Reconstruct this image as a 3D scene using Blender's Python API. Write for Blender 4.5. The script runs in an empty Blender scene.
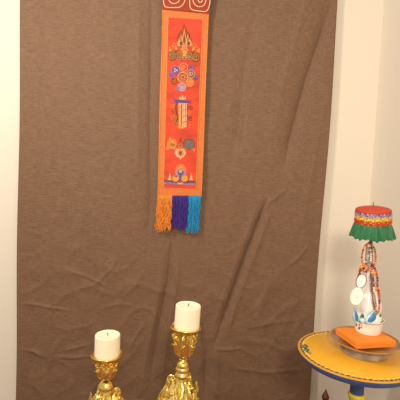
import bpy, bmesh, math, random
from mathutils import Vector, Matrix
random.seed(7)
PI = math.pi
S = bpy.context.scene
C = S.collection

# ------------------------------------------------------------ camera
H = 1.35
PITCH, ROLL, FPX = math.radians(3.924), math.radians(2.368), 400.0
F_ = Vector((0, math.cos(PITCH), -math.sin(PITCH)))
U0 = Vector((0, math.sin(PITCH), math.cos(PITCH)))
R0 = Vector((1, 0, 0))
R_ = R0*math.cos(ROLL) + U0*math.sin(ROLL)
U_ = -R0*math.sin(ROLL) + U0*math.cos(ROLL)
cd = bpy.data.cameras.new('camera')
cam = bpy.data.objects.new('camera', cd); C.objects.link(cam)
cd.sensor_width = 36; cd.lens = 36*FPX/400
m = Matrix((R_, U_, -F_)).transposed().to_4x4(); m.translation = Vector((0, 0, H))
cam.matrix_world = m
cd.clip_start = .02
S.camera = cam

# ------------------------------------------------------------ light
w = bpy.data.worlds.new('room_air'); S.world = w; w.use_nodes = True
bg = w.node_tree.nodes['Background']
bg.inputs[0].default_value = (1.0, .93, .86, 1); bg.inputs[1].default_value = .66
def area(name, loc, target, size, power, col):
    l = bpy.data.lights.new(name, 'AREA'); l.shape = 'DISK'; l.size = size; l.energy = power; l.color = col
    o = bpy.data.objects.new(name, l); C.objects.link(o); o.location = loc
    d = Vector(target)-Vector(loc); o.rotation_euler = d.to_track_quat('-Z', 'Y').to_euler()
area('ceiling_light_glow', (-1.15, .75, 2.4), (.1, 2.0, 1.0), .22, 23, (1, .90, .78))
area('front_fill_glow', (.15, -.6, 1.9), (.5, 2.0, .9), .3, 27, (1, .91, .78))  # fill added on the camera side to brighten the front, not a real lamp
S.view_settings.view_transform = 'Standard'
S.view_settings.look = 'None'
S.view_settings.exposure = 0.0
S.view_settings.gamma = 1
S.view_settings.use_curve_mapping = False

# ------------------------------------------------------------ helpers
def at(px, py, Y=None, z=None):
    D = F_ + R_*((px-200)/FPX) - U_*((py-200)/FPX)
    t = Y/D.y if Y is not None else (z-H)/D.z
    return D*t + Vector((0, 0, H))

def lin(c):
    return tuple(((v/255)/12.92 if v/255 <= .04045 else ((v/255+.055)/1.055)**2.4) for v in c)+(1,)

MATS = {}
def mat(name, col, rough=.6, metal=0, bump=0, bscale=80, vary=0, vscale=20, stretch=(1, 1, 1), sss=0, coat=0, sheen=0):
    if name in MATS: return MATS[name]
    M = bpy.data.materials.new(name); M.use_nodes = True
    n = M.node_tree.nodes; L = M.node_tree.links; b = n['Principled BSDF']
    c = lin(col)
    b.inputs['Base Color'].default_value = c
    b.inputs['Roughness'].default_value = rough; b.inputs['Metallic'].default_value = metal
    if sss:
        b.inputs['Subsurface Weight'].default_value = sss
        b.inputs['Subsurface Radius'].default_value = (.02, .012, .006); b.inputs['Subsurface Scale'].default_value = .5
    if coat: b.inputs['Coat Weight'].default_value = coat
    if sheen: b.inputs['Sheen Weight'].default_value = sheen
    if bump or vary:
        tc = n.new('ShaderNodeTexCoord'); mp = n.new('ShaderNodeMapping'); mp.inputs['Scale'].default_value = stretch
        L.new(tc.outputs['Object'], mp.inputs['Vector'])
    if vary:
        t = n.new('ShaderNodeTexNoise'); t.inputs['Scale'].default_value = vscale; t.inputs['Detail'].default_value = 6
        L.new(mp.outputs[0], t.inputs['Vector'])
        r = n.new('ShaderNodeMapRange'); r.inputs['From Min'].default_value = .3; r.inputs['From Max'].default_value = .7
        r.inputs['To Min'].default_value = 1-vary; r.inputs['To Max'].default_value = 1+vary
        L.new(t.outputs['Fac'], r.inputs['Value'])
        mx = n.new('ShaderNodeVectorMath'); mx.operation = 'SCALE'; mx.inputs[0].default_value = c[:3]
        L.new(r.outputs[0], mx.inputs['Scale']); L.new(mx.outputs[0], b.inputs['Base Color'])
    if bump:
        t = n.new('ShaderNodeTexNoise'); t.inputs['Scale'].default_value = bscale; t.inputs['Detail'].default_value = 5
        L.new(mp.outputs[0], t.inputs['Vector'])
        bp = n.new('ShaderNodeBump'); bp.inputs['Strength'].default_value = bump; bp.inputs['Distance'].default_value = .004
        L.new(t.outputs['Fac'], bp.inputs['Height']); L.new(bp.outputs[0], b.inputs['Normal'])
    MATS[name] = M
    return M

def tag(o, label=None, cat=None, group=None, kind=None):
    if label: o['label'] = label
    if cat: o['category'] = cat
    if group: o['group'] = group
    if kind: o['kind'] = kind
    return o

def thing(name, loc, label, cat, group=None):
    o = bpy.data.objects.new(name, None); C.objects.link(o); o.location = loc
    o.empty_display_size = .03
    return tag(o, label, cat, group)

def obj(name, bm, mats, parent=None, smooth=True, angle=40):
    me = bpy.data.meshes.new(name)
    bmesh.ops.recalc_face_normals(bm, faces=bm.faces)
    bm.to_mesh(me); bm.free()
    if not isinstance(mats, (list, tuple)): mats = [mats]
    for x in mats: me.materials.append(x)
    if smooth:
        for p in me.polygons: p.use_smooth = True
        me.set_sharp_from_angle(angle=math.radians(angle))
    o = bpy.data.objects.new(name, me); C.objects.link(o)
    if parent:
        o.parent = parent
        # builders work in world coordinates: bring the mesh into the thing's frame
        wl = Vector((0, 0, 0)); p = parent
        while p: wl += p.location; p = p.parent
        for v in me.vertices: v.co -= wl
    return o

def box(bm, lo, hi, M=None, mi=0):
    vs = [bm.verts.new(Vector((x, y, z)) if M is None else M @ Vector((x, y, z)))
          for x in (lo[0], hi[0]) for y in (lo[1], hi[1]) for z in (lo[2], hi[2])]
    for f in ((0,1,3,2), (4,6,7,5), (0,4,5,1), (2,3,7,6), (0,2,6,4), (1,5,7,3)):
        fc = bm.faces.new([vs[i] for i in f]); fc.material_index = mi

def lathe(bm, prof, c=(0, 0, 0), segs=48, fn=None, M=None, mi=0, close=True):
    """prof: list of (r, z). fn(theta, i, r, z) -> r multiplier"""
    rings = []
    for i, (r, z) in enumerate(prof):
        if r < 1e-5:
            v = Vector((c[0], c[1], c[2]+z)); rings.append([bm.verts.new(M @ v if M else v)])
            continue
        ring = []
        for k in range(segs):
            t = 2*PI*k/segs
            rr = r*(fn(t, i, r, z) if fn else 1)
            v = Vector((c[0]+rr*math.cos(t), c[1]+rr*math.sin(t), c[2]+z))
            ring.append(bm.verts.new(M @ v if M else v))
        rings.append(ring)
    for a, b in zip(rings, rings[1:]):
        for k in range(segs):
            k2 = (k+1) % segs
            if len(a) == 1 and len(b) == 1: break
            if len(a) == 1: f = bm.faces.new((a[0], b[k], b[k2]))
            elif len(b) == 1: f = bm.faces.new((a[k], b[0], a[k2]))
            else: f = bm.faces.new((a[k], b[k], b[k2], a[k2]))
            f.material_index = mi
    if close:
        for rg in (rings[0], rings[-1]):
            if len(rg) > 2:
                try: bm.faces.new(rg).material_index = mi
                except ValueError: pass

def smoothprof(pts, n=5):
    """smooth curve through the points; tangents are limited so it never overshoots"""
    P = [Vector(tuple(p)+(0,)*(3-len(p))) for p in pts]; D_ = len(pts[0]); out = []
    def tan(i):
        a, b = P[max(i-1, 0)], P[min(i+1, len(P)-1)]
        d = b-a
        return d.normalized() if d.length > 1e-9 else d
    for i in range(len(P)-1):
        L = (P[i+1]-P[i]).length
        k = L
        if i > 0: k = min(k, 2.5*(P[i]-P[i-1]).length)
        if i < len(P)-2: k = min(k, 2.5*(P[i+2]-P[i+1]).length)
        m0, m1 = tan(i)*k, tan(i+1)*k
        for q in range(n):
            t = q/n; t2 = t*t; t3 = t2*t
            v = P[i]*(2*t3-3*t2+1)+m0*(t3-2*t2+t)+P[i+1]*(-2*t3+3*t2)+m1*(t3-t2)
            out.append(tuple(v)[:D_])
    out.append(tuple(pts[-1]))
    return out

def tube(bm, pts, rad, segs=8, mi=0, flat=1.0, closed=False):
    pts = [Vector(p) for p in pts]; n = len(pts)
    if not hasattr(rad, '__len__'): rad = [rad]*n
    rings = []; up = None
    for i, p in enumerate(pts):
        if closed: d = pts[(i+1) % n]-pts[i-1]
        else: d = pts[min(i+1, n-1)]-pts[max(i-1, 0)]
        if d.length < 1e-9: d = Vector((0, 0, 1))
        d.normalize()
        if up is None:
            up = d.orthogonal().normalized()
        up = (up-d*up.dot(d))
        if up.length < 1e-6: up = d.orthogonal()
        up.normalize(); sd = d.cross(up)
        rings.append([bm.verts.new(p+(up*math.cos(2*PI*k/segs)*flat+sd*math.sin(2*PI*k/segs))*rad[i]) for k in range(segs)])
    rng = range(n) if closed else range(n-1)
    for i in rng:
        a, b = rings[i], rings[(i+1) % n]
        for k in range(segs):
            bm.faces.new((a[k], a[(k+1) % segs], b[(k+1) % segs], b[k])).material_index = mi
    if not closed:
        bm.faces.new(rings[0]).material_index = mi; bm.faces.new(rings[-1][::-1]).material_index = mi

def ball(bm, c, r, sc=(1, 1, 1), seg=12, mi=0, M=None):
    T = Matrix.Translation(c) @ (M if M else Matrix.Identity(4)) @ Matrix.Diagonal((sc[0], sc[1], sc[2], 1))
    d = bmesh.ops.create_uvsphere(bm, u_segments=seg, v_segments=max(6, seg//2), radius=r, matrix=T)
    for v in d['verts']:
        for f in v.link_faces: f.material_index = mi

# ------------------------------------------------------------ materials
M_wall = mat('warm_white_plaster', (235, 223, 204), .75, bump=.12, bscale=60)
M_floor = mat('wood_floor', (120, 84, 54), .5, vary=.2, vscale=6, stretch=(1, 8, 1))
M_brass = mat('polished_brass', (242, 216, 130), .26, 1, bump=.35, bscale=170)
M_brass2 = mat('smooth_brass', (234, 194, 100), .24, 1)
M_wax = mat('ivory_wax', (246, 232, 200), .45, sss=.35, vary=.02)
M_wick = mat('charred_wick', (70, 55, 42), .9)

# ------------------------------------------------------------ room
YW = 2.10; XW = .892
def slab(name, lo, hi, m_):
    bm = bmesh.new(); box(bm, lo, hi); o = obj(name, bm, m_, smooth=False); o['kind'] = 'structure'; return o
slab('floor', (-2.4, -2.2, -.1), (XW+.12, YW+.12, 0), M_floor)
slab('wall_back', (-2.4, YW, 0), (XW+.12, YW+.12, 2.9), M_wall)
slab('wall_right', (XW, -2.2, 0), (XW+.12, YW, 2.9), M_wall)

# ------------------------------------------------------------ brown cloth on the wall
def cloth_material():
    M = bpy.data.materials.new('brown_slub_fabric'); M.use_nodes = True
    n = M.node_tree.nodes; L = M.node_tree.links; b = n['Principled BSDF']
    b.inputs['Roughness'].default_value = .72; b.inputs['Sheen Weight'].default_value = .12
    tc = n.new('ShaderNodeTexCoord')
    def noise(scale, st, det=4):
        mp = n.new('ShaderNodeMapping'); mp.inputs['Scale'].default_value = st
        t = n.new('ShaderNodeTexNoise'); t.inputs['Scale'].default_value = scale; t.inputs['Detail'].default_value = det
        L.new(tc.outputs['Object'], mp.inputs['Vector']); L.new(mp.outputs[0], t.inputs['Vector']); return t
    slub = noise(300, (.09, 1, 2.2), 4); warp = noise(60, (5, 1, .3)); big = noise(3, (1, 1, 1.5), 2)
    r1 = n.new('ShaderNodeValToRGB')
    r1.color_ramp.elements[0].position = .3; r1.color_ramp.elements[0].color = lin((102, 72, 50))
    r1.color_ramp.elements[1].position = .7; r1.color_ramp.elements[1].color = lin((146, 108, 77))
    L.new(slub.outputs['Fac'], r1.inputs['Fac'])
    mx = n.new('ShaderNodeMix'); mx.data_type = 'RGBA'; mx.blend_type = 'MULTIPLY'; mx.inputs['Factor'].default_value = .5
    r2 = n.new('ShaderNodeValToRGB')
    r2.color_ramp.elements[0].position = .32; r2.color_ramp.elements[0].color = (.66, .66, .66, 1)
    r2.color_ramp.elements[1].position = .68; r2.color_ramp.elements[1].color = (1, 1, 1, 1)
    L.new(warp.outputs['Fac'], r2.inputs['Fac'])
    L.new(r1.outputs[0], mx.inputs[6]); L.new(r2.outputs[0], mx.inputs[7])
    L.new(mx.outputs[2], b.inputs['Base Color'])
    bp = n.new('ShaderNodeBump'); bp.inputs['Strength'].default_value = .4; bp.inputs['Distance'].default_value = .002
    L.new(slub.outputs['Fac'], bp.inputs['Height']); L.new(bp.outputs[0], b.inputs['Normal'])
    return M
M_cloth = cloth_material()

YC = 2.07
# creases: (points in the cloth plane, width, height towards the room)
def cw(px, py):
    p = at(px, py, Y=YC); return (p.x, p.z)
CREASES = []
def crease(pts, wd, h): CREASES.append(([cw(*p) for p in pts], wd, h))
# long diagonal fold on the right half
crease([(268, 196), (258, 222), (243, 262), (228, 304), (212, 352)], .009, -.022)
crease([(262, 196), (251, 222), (236, 262), (221, 304), (205, 352)], .012, .004)
crease([(275, 198), (266, 224), (251, 264), (236, 306), (220, 354)], .013, .006)
crease([(290, 186), (268, 203), (262, 224)], .010, .006)
# small folds on the right
crease([(285, 268), (298, 258), (312, 240)], .007, .006)
crease([(212, 348), (230, 349), (246, 347)], .008, .006)
crease([(228, 366), (262, 372), (308, 369)], .008, .005)
crease([(240, 330), (275, 322), (300, 320)], .010, .004)
crease([(246, 318), (262, 300), (270, 280)], .010, .004)
crease([(236, 346), (256, 356), (262, 376)], .010, .004)
crease([(232, 100), (228, 118)], .008, .004)
# soft vertical folds high up
crease([(352, -40), (330, 10), (306, 80), (290, 140), (283, 175)], .026, -.022)
crease([(330, -40), (304, 10), (284, 80), (272, 140)], .030, .008)
crease([(338, 60), (322, 120), (306, 200), (300, 260)], .026, .006)
crease([(262, -30), (246, 60), (238, 130), (228, 180)], .035, -.008)
crease([(246, 104), (240, 150)], .012, -.004)
crease([(152, -30), (151, 60), (150, 130), (150, 200), (147, 260)], .022, -.014)
crease([(140, -30), (139, 60), (138, 130), (137, 200)], .022, .006)
crease([(85, -30), (84, 60), (80, 140)], .035, -.005)
crease([(42, -30), (42, 70), (41, 150), (38, 240)], .022, .004)
# lower left wrinkles
crease([(20, 302), (45, 306), (72, 311)], .006, .006)
crease([(22, 349), (34, 351), (45, 358)], .006, .008)
crease([(52, 357), (72, 357), (95, 356)], .006, .007)
crease([(60, 351), (78, 347), (92, 343)], .007, .005)
crease([(28, 382), (38, 388), (44, 396)], .008, .005)
crease([(62, 268), (86, 276), (112, 288)], .008, .005)
crease([(70, 292), (96, 284), (112, 268), (118, 254)], .009, .005)
crease([(120, 300), (135, 286), (150, 262)], .010, .004)
crease([(98, 310), (118, 304), (136, 306)], .007, .004)
crease([(128, 352), (136, 336), (148, 318)], .009, .005)
crease([(60, 330), (88, 326), (96, 318)], .008, .003)
# folds between and behind the candles
crease([(172, 236), (168, 280), (158, 330), (148, 396)], .014, -.016)
crease([(180, 240), (176, 290), (167, 340), (160, 396)], .013, .008)
crease([(163, 262), (158, 300), (148, 350), (140, 396)], .012, .006)
crease([(200, 320), (206, 352), (205, 400)], .016, -.016)
crease([(214, 330), (218, 360), (216, 400)], .016, .005)
CR2 = []
for pts, wd, h in CREASES:
    xs = [p[0] for p in pts]; zs = [p[1] for p in pts]
    CR2.append((pts, wd, h, min(xs)-4*wd, max(xs)+4*wd, min(zs)-4*wd, max(zs)+4*wd))
from mathutils import noise as mn
def relief(x, z):
    d = 0
    for pts, wd, h, x0, x1, z0, z1 in CR2:
        if x < x0 or x > x1 or z < z0 or z > z1: continue
        best = 1e9; bt = 0; n = len(pts)-1
        for i in range(n):
            ax, az = pts[i]; bx_, bz = pts[i+1]
            dx, dz = bx_-ax, bz-az; L2 = dx*dx+dz*dz
            t = max(0, min(1, ((x-ax)*dx+(z-az)*dz)/L2))
            q = math.hypot(x-ax-t*dx, z-az-t*dz)
            if q < best: best = q; bt = (i+t)/n
        env = min(1, bt/.25+.05, (1-bt)/.25+.05)
        d += 1.35*h*env*(math.exp(-best*1.5/wd)*.75+.35*math.exp(-(best/wd/1.6)**2))*.8
    lowf = max(0, min(1, (1.25-z)/.5))
    d += .006*mn.noise(Vector((x*2.2, z*1.1, 3)))
    d += .0035*lowf*mn.noise(Vector((x*7+z*3, z*9, 1)))
    q = abs(mn.noise(Vector((x*5.5+z*2, z*6-x*2, 8))))
    d += -.0035*lowf*min(q*5, 1)
    q = abs(mn.noise(Vector((x*4-z*1.6, z*3.2, 18))))
    d += .0028*lowf*math.exp(-q*14)
    d += .0022*mn.noise(Vector((x*16, z*2.0, 5)))
    return d
TL, TR = at(21, 0, Y=YC), at(338, 0, Y=YC)
BL, BR = at(16, 400, Y=YC), at(308.5, 400, Y=YC)
def cloth_edge(z):
    l = BL.x+(TL.x-BL.x)*(z-BL.z)/(TL.z-BL.z); r = BR.x+(TR.x-BR.x)*(z-BR.z)/(TR.z-BR.z)
    return l+.003*math.sin(z*5), r+.005*math.sin(z*4.2+1)
bm = bmesh.new(); NX, NZ = 330, 420; Z0, Z1 = .05, 2.55
grid = []
for j in range(NZ+1):
    z = Z0+(Z1-Z0)*j/NZ; l, r = cloth_edge(z); row = []
    for i in range(NX+1):
        x = l+(r-l)*i/NX
        e = min(1, min(i, NX-i)/14)
        row.append(bm.verts.new((x, YC-.006-relief(x, z)*e, z)))
    grid.append(row)
for j in range(NZ):
    for i in range(NX):
        bm.faces.new((grid[j][i], grid[j][i+1], grid[j+1][i+1], grid[j+1][i]))
cl = obj('wall_cloth', bm, M_cloth, angle=180)
sm = cl.modifiers.new('thickness', 'SOLIDIFY'); sm.thickness = .0015; sm.offset = 1
tag(cl, 'large brown woven cloth with creases hanging flat on the white wall', 'cloth')

# ------------------------------------------------------------ hanging brocade scroll
YS = 2.036
RED, DKRED, ORG, GOLD, BRN, PUR, LAV, PEACH, GRN, BLU, WHT = range(11)
bro = [mat('red_satin', (222, 60, 8), .45, bump=.5, bscale=900, vary=.34, vscale=6, stretch=(1.2, 1, 4)),
       mat('deep_red_felt', (158, 58, 28), .8, bump=.4, bscale=500),
       mat('orange_brocade', (220, 114, 34), .42, bump=.6, bscale=700, vary=.22, vscale=260, stretch=(1, 1, .6), sheen=.3),
       mat('gold_thread', (222, 150, 58), .4, bump=.5, bscale=900, vary=.25, vscale=300),
       mat('dark_brown_thread', (104, 62, 34), .6, vary=.3, vscale=300),
       mat('violet_thread', (74, 44, 130), .5, vary=.2, vscale=300),
       mat('lavender_thread', (150, 120, 168), .5, vary=.2, vscale=300),
       mat('peach_thread', (240, 168, 112), .5, vary=.15, vscale=300),
       mat('olive_thread', (108, 82, 44), .5, vary=.3, vscale=300),
       mat('blue_thread', (60, 70, 140), .5, vary=.2, vscale=300),
       mat('cream_cord', (232, 196, 156), .7)]
scroll_base = at(181, 100, Y=YS)
sc = thing('wall_hanging', (scroll_base.x, YS, at(181, 196, Y=YS).z), 'long narrow orange and red brocade wall hanging with fringe, on the brown cloth', 'wall hanging')
def sy(px, py):   # gentle waves of the hanging in the wall direction
    return YS + .003*math.sin(py*.075+px*.02) - .002*math.sin(px*.11)
def sp(px, py, lift=0):
    return at(px, py, Y=sy(px, py)-lift)
def quadgrid(bm, cor, nx, ny, lift, mi, back=.002, wig=0):
    """cor: TL TR BR BL in px"""
    fr = []; bk = []
    for j in range(ny+1):
        v = j/ny; a = []; b = []
        for i in range(nx+1):
            u = i/nx
            x = (cor[0][0]*(1-u)+cor[1][0]*u)*(1-v)+(cor[3][0]*(1-u)+cor[2][0]*u)*v
            y = (cor[0][1]*(1-u)+cor[1][1]*u)*(1-v)+(cor[3][1]*(1-u)+cor[2][1]*u)*v
            x += wig*math.sin(v*9+u)*(1 if i in (0, nx) else 0)
            p = sp(x, y, lift)
            a.append(bm.verts.new(p)); b.append(bm.verts.new(p+Vector((0, back, 0))))
        fr.append(a); bk.append(b)
    fs = []
    for j in range(ny):
        for i in range(nx):
            fs.append((fr[j][i], fr[j][i+1], fr[j+1][i+1], fr[j+1][i])); fs.append((bk[j][i], bk[j+1][i], bk[j+1][i+1], bk[j][i+1]))
    for j in range(ny):
        fs.append((fr[j][0], fr[j+1][0], bk[j+1][0], bk[j][0])); fs.append((fr[j][nx], bk[j][nx], bk[j+1][nx], fr[j+1][nx]))
    for i in range(nx):
        fs.append((fr[0][i], bk[0][i], bk[0][i+1], fr[0][i+1])); fs.append((fr[ny][i], fr[ny][i+1], bk[ny][i+1], bk[ny][i]))
    for f in fs: bm.faces.new(f).material_index = mi
bm = bmesh.new(); quadgrid(bm, [(162.3, 6), (209, 9), (201.8, 197), (157.2, 196)], 14, 60, 0, 0, wig=.25)
obj('brocade_border', bm, [bro[ORG]], sc)
bm = bmesh.new(); quadgrid(bm, [(168.3, 17.5), (202.8, 19.5), (196, 188.5), (163.6, 187.5)], 10, 50, .0014, 0, back=.0016)
obj('satin_panel', bm, [bro[RED]], sc)
# narrow gold edging of the panel and side braid
bm = bmesh.new()
def pxline(bm, pts, wd, lift, mi, closed=False, n=4):
    P = smoothprof(pts, n) if len(pts) > 2 else [pts[0], ((pts[0][0]+pts[1][0])/2, (pts[0][1]+pts[1][1])/2), pts[1]]
    tube(bm, [sp(p[0], p[1], lift) for p in P], wd*.00518*.5, segs=5, mi=mi, closed=closed)
for a, b in (((168.3, 17.5), (163.6, 187.5)), ((202.8, 19.5), (196, 188.5)), ((163, 12), (158, 196)), ((208.3, 14), (201.3, 196))):
    pts = [(a[0]+(b[0]-a[0])*k/30, a[1]+(b[1]-a[1])*k/30) for k in range(31)]
    pxline(bm, pts, .7, .0022, 0, n=1)
obj('gold_braid', bm, [bro[GOLD]], sc)

def disc(bm, cx, cy, rx, ry, mi, lift, n=20, rot=0, lobes=0, amp=0):
    vs = []; ca, sa = math.cos(rot), math.sin(rot)
    for k in range(n):
        t = 2*PI*k/n; q = 1+amp*math.cos(lobes*t)
        ex, ey = rx*q*math.cos(t), ry*q*math.sin(t)
        vs.append((cx+ex*ca-ey*sa, cy+ex*sa+ey*ca))
    poly(bm, vs, mi, lift)
def poly(bm, pts, mi, lift):
    fr = [bm.verts.new(sp(x, y, lift)) for x, y in pts]; bk = [bm.verts.new(sp(x, y, lift-.0012)) for x, y in pts]
    bm.faces.new(fr).material_index = mi; bm.faces.new(bk[::-1]).material_index = mi
    for k in range(len(pts)):
        k2 = (k+1) % len(pts); bm.faces.new((fr[k], bk[k], bk[k2], fr[k2])).material_index = mi
def ring(bm, cx, cy, rx, ry, wd, mi, lift, rot=0):
    ca, sa = math.cos(rot), math.sin(rot)
    P = [sp(cx+rx*math.cos(t)*ca-ry*math.sin(t)*sa, cy+rx*math.cos(t)*sa+ry*math.sin(t)*ca, lift) for t in [2*PI*k/22 for k in range(22)]]
    tube(bm, P, wd*.0026, segs=5, mi=mi, closed=True)
def swirl(bm, cx, cy, r, a0, turns, wd, mi, lift, sx=1, sy_=1):
    P = []
    for k in range(18):
        t = k/17; a = a0+turns*2*PI*t; q = r*(1-t*.8)
        P.append(sp(cx+q*math.cos(a)*sx, cy+q*math.sin(a)*sy_, lift))
    tube(bm, P, wd*.0026, segs=5, mi=mi)
def flame(bm, cx, cy, w_, h, mi, lift, lean=0):
    pts = []
    for k in range(9):
        t = k/8; pts.append((cx-w_*math.sin(PI*min(1, t*.75+.25))*(1-t)**.6+lean*t*t, cy-h*t))
    for k in range(7, -1, -1):
        t = k/8; pts.append((cx+w_*math.sin(PI*min(1, t*.75+.25))*(1-t)**.6+lean*t*t, cy-h*t))
    poly(bm, pts, mi, lift)
L1, L2, L3, L4 = .0026, .0034, .0042, .0050
# -- flaming jewels
bm = bmesh.new()
poly(bm, [(184, 24), (187, 30), (190, 34), (191.5, 40), (190, 46), (184.5, 49), (178.5, 46), (176.5, 40), (178, 34), (181.5, 30)], DKRED, L1)
for dx, dy, h, wd in ((0, 48, 21, 3.2), (-3.6, 46, 13, 2.2), (3.8, 46, 13, 2.2), (-6, 46, 8, 1.6), (6.2, 46, 8, 1.6)):
    flame(bm, 184.3+dx, dy, wd, h, GOLD, L2, lean=-dx*.15)
for dx, dy, h, wd in ((0, 44, 12, 1.6), (-3.4, 43, 7, 1.0), (3.6, 43, 7, 1.0)):
    flame(bm, 184.3+dx, dy, wd, h, BRN, L3)
for x, y in ((181.3, 43.5), (188.6, 43.5)): disc(bm, x, y, 1.7, 2.4, BRN, L3); ring(bm, x, y, 1.9, 2.6, .5, PEACH, L3)
disc(bm, 184.8, 47, 2.2, 4.2, ORG, L3); ring(bm, 184.8, 47, 2.2, 4.2, .4, PEACH, L4)
for x, y, r in ((172.6, 56, 4.4), (195.6, 57.4, 4.4), (179.4, 54, 3.2), (189.4, 54.4, 3.2)):
    disc(bm, x, y, r, r, BRN, L2, lobes=6, amp=.1); ring(bm, x, y, r*.72, r*.72, .5, GOLD, L3); swirl(bm, x, y, r*.55, x, 1.2, .5, GOLD, L3)
for k in range(5): disc(bm, 178.5+k*3, 58.4+(.6 if k % 2 else 0), 1.7, 1.5, DKRED if k % 2 else BRN, L3); ring(bm, 178.5+k*3, 58.4, 1.6, 1.3, .35, PEACH, L4)
for x, y, a in ((174.5, 45, .4), (194.5, 46, 2.6), (172, 48, 1), (197, 49, 2)): swirl(bm, x, y, 2.6, a, 1.3, .6, GOLD, L2)
disc(bm, 184.4, 53, 5.2, 5, GOLD, L1, lobes=6, amp=.12); ring(bm, 184.4, 53, 3.6, 3.6, .5, BRN, L2)
for x, y in ((176, 50.5), (193, 51.5), (170.4, 52), (198.2, 53.6)): flame(bm, x, y, 1.5, 6, GOLD, L1, lean=(x-184)*.12); swirl(bm, x, y, 1.6, x, 1.2, .45, BRN, L2)
obj('flaming_jewel_motif', bm, bro, sc)
# -- round flower of eight petals
bm = bmesh.new()
for x, y, r, c1, c2 in ((183.7, 67.3, 4.4, RED, PEACH), (191.6, 67.8, 2.7, LAV, PUR), (175.6, 70.3, 4.3, BLU, LAV), (191, 74, 4.3, GRN, PEACH),
                        (170.8, 75.3, 2.4, PUR, LAV), (195.8, 77.8, 2.0, LAV, PUR), (174.2, 81.3, 4.3, DKRED, ORG), (190, 82.7, 4.2, ORG, GOLD), (181.9, 87.2, 4.3, LAV, PEACH), (177.6, 88.6, 1.9, PUR, LAV)):
    disc(bm, x, y, r, r, c1, L1, lobes=5, amp=.06); ring(bm, x, y, r*.93, r*.93, .55, c2, L2); swirl(bm, x, y, r*.55, x, 1.3, .6, c2, L2)
for a in range(3):
    disc(bm, 175.6+1.4*math.cos(a*2.1), 70.3+1.4*math.sin(a*2.1), .9, .9, PEACH, L3); disc(bm, 191+1.6*math.cos(a*2.1), 74+1.6*math.sin(a*2.1), .8, .8, LAV, L3)
disc(bm, 183, 77.3, 5, 5, DKRED, L3); ring(bm, 183, 77.3, 4.9, 4.9, .8, PEACH, L3); ring(bm, 183, 77.3, 3.3, 3.3, .45, GOLD, L4)
for k in range(6): disc(bm, 183+2*math.cos(k*PI/3), 77.3+2*math.sin(k*PI/3), .6, .6, PEACH, L4)
obj('flower_wheel_motif', bm, bro, sc)
# -- victory banner
bm = bmesh.new()
for dx in (-2.2, 0, 2.2): flame(bm, 182.6+dx, 99.5, 1.3, 5-abs(dx)*.7, PEACH, L2, lean=dx*.5)
poly(bm, [(173.2, 99.1), (191.6, 101.1), (189.3, 103.2), (176, 102.6)], PUR, L3)
poly(bm, [(172.6, 98.6), (174.4, 98.8), (176.6, 102.8), (175.4, 102.8)], BLU, L4)
poly(bm, [(178.6, 103), (188, 103.4), (186.5, 127.2), (178.8, 126.6)], PEACH, L1)
for k in range(5):
    x0 = 179.3+k*1.9; poly(bm, [(x0, 103.6), (x0+1.1, 103.7), (x0+.6, 126.4), (x0-.3, 126.4)], (GOLD, BRN, GOLD, LAV, BRN)[k], L2)
for k in range(3): pxline(bm, [(178.6, 108+k*6), (182.5, 110+k*6), (187.4, 108.4+k*6)], .7, L3, GOLD)
pxline(bm, [(176.5, 103), (175.6, 110), (177.6, 117), (175.8, 122)], 1.1, L2, BRN)
pxline(bm, [(174.6, 104), (173.2, 108), (175.2, 112), (174, 116)], .7, L2, GOLD)
for x, y, a in ((171.5, 106, 0), (174.5, 111, 1), (173, 117.5, 2), (176, 124, .5), (190.8, 108, 3), (189.8, 113, 2), (190.4, 118, 1), (177, 119, 4)):
    swirl(bm, x, y, 2.4, a, 1.3, .6, GOLD if int(a) % 2 == 0 else BRN, L2)
disc(bm, 175.6, 124.5, 1.8, 1.8, BRN, L1); disc(bm, 181.5, 127.2, 3.6, 1.4, GOLD, L2)
obj('victory_banner_motif', bm, bro, sc)
# -- three joined lotus discs
bm = bmesh.new()
disc(bm, 171.8, 144, 4.7, 5.2, ORG, L1, lobes=4, amp=.1, rot=.78); ring(bm, 171.8, 144, 4.6, 4.9, .7, GOLD, L2); disc(bm, 172, 144, 2.5, 2.8, GOLD, L2); swirl(bm, 172, 144, 2.2, 0, 1.4, .6, BRN, L3)
flame(bm, 170.2, 140.4, 1.8, 4, GOLD, L2)
disc(bm, 188.9, 144.2, 5.9, 5.8, GRN, L1, lobes=4, amp=.09, rot=.78); ring(bm, 188.9, 144.2, 5.5, 5.3, .6, BRN, L2); disc(bm, 188.9, 144.2, 3, 3, BRN, L2); swirl(bm, 188.9, 144.2, 2.7, 0, 1.5, .5, LAV, L3)
for k in range(3): pxline(bm, [(186.5, 142+k*1.8), (189, 141.4+k*1.8), (191.4, 142.4+k*1.8)], .45, L3, LAV)
disc(bm, 180.3, 153, 5.5, 4.5, PEACH, L1, lobes=6, amp=.1); disc(bm, 180.5, 153.2, 3, 3.3, RED, L2); ring(bm, 180.5, 153.2, 2.1, 2.9, .6, PEACH, L3); disc(bm, 180.5, 153.2, .8, 2, BRN, L3)
flame(bm, 180.5, 156, 1.8, -4, PEACH, L2)
disc(bm, 180.4, 145.6, 2.2, 2.4, DKRED, L1); ring(bm, 180.4, 145.6, 1.6, 1.8, .5, PEACH, L2)
disc(bm, 180.3, 140, 1.3, 2.6, DKRED, L1)
for x, y, a in ((176, 149, 0), (185, 149.6, 2), (167.6, 148, 1), (193.6, 150, 3)): swirl(bm, x, y, 2, a, 1.2, .5, PEACH, L2)
obj('lotus_trio_motif', bm, bro, sc)
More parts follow.
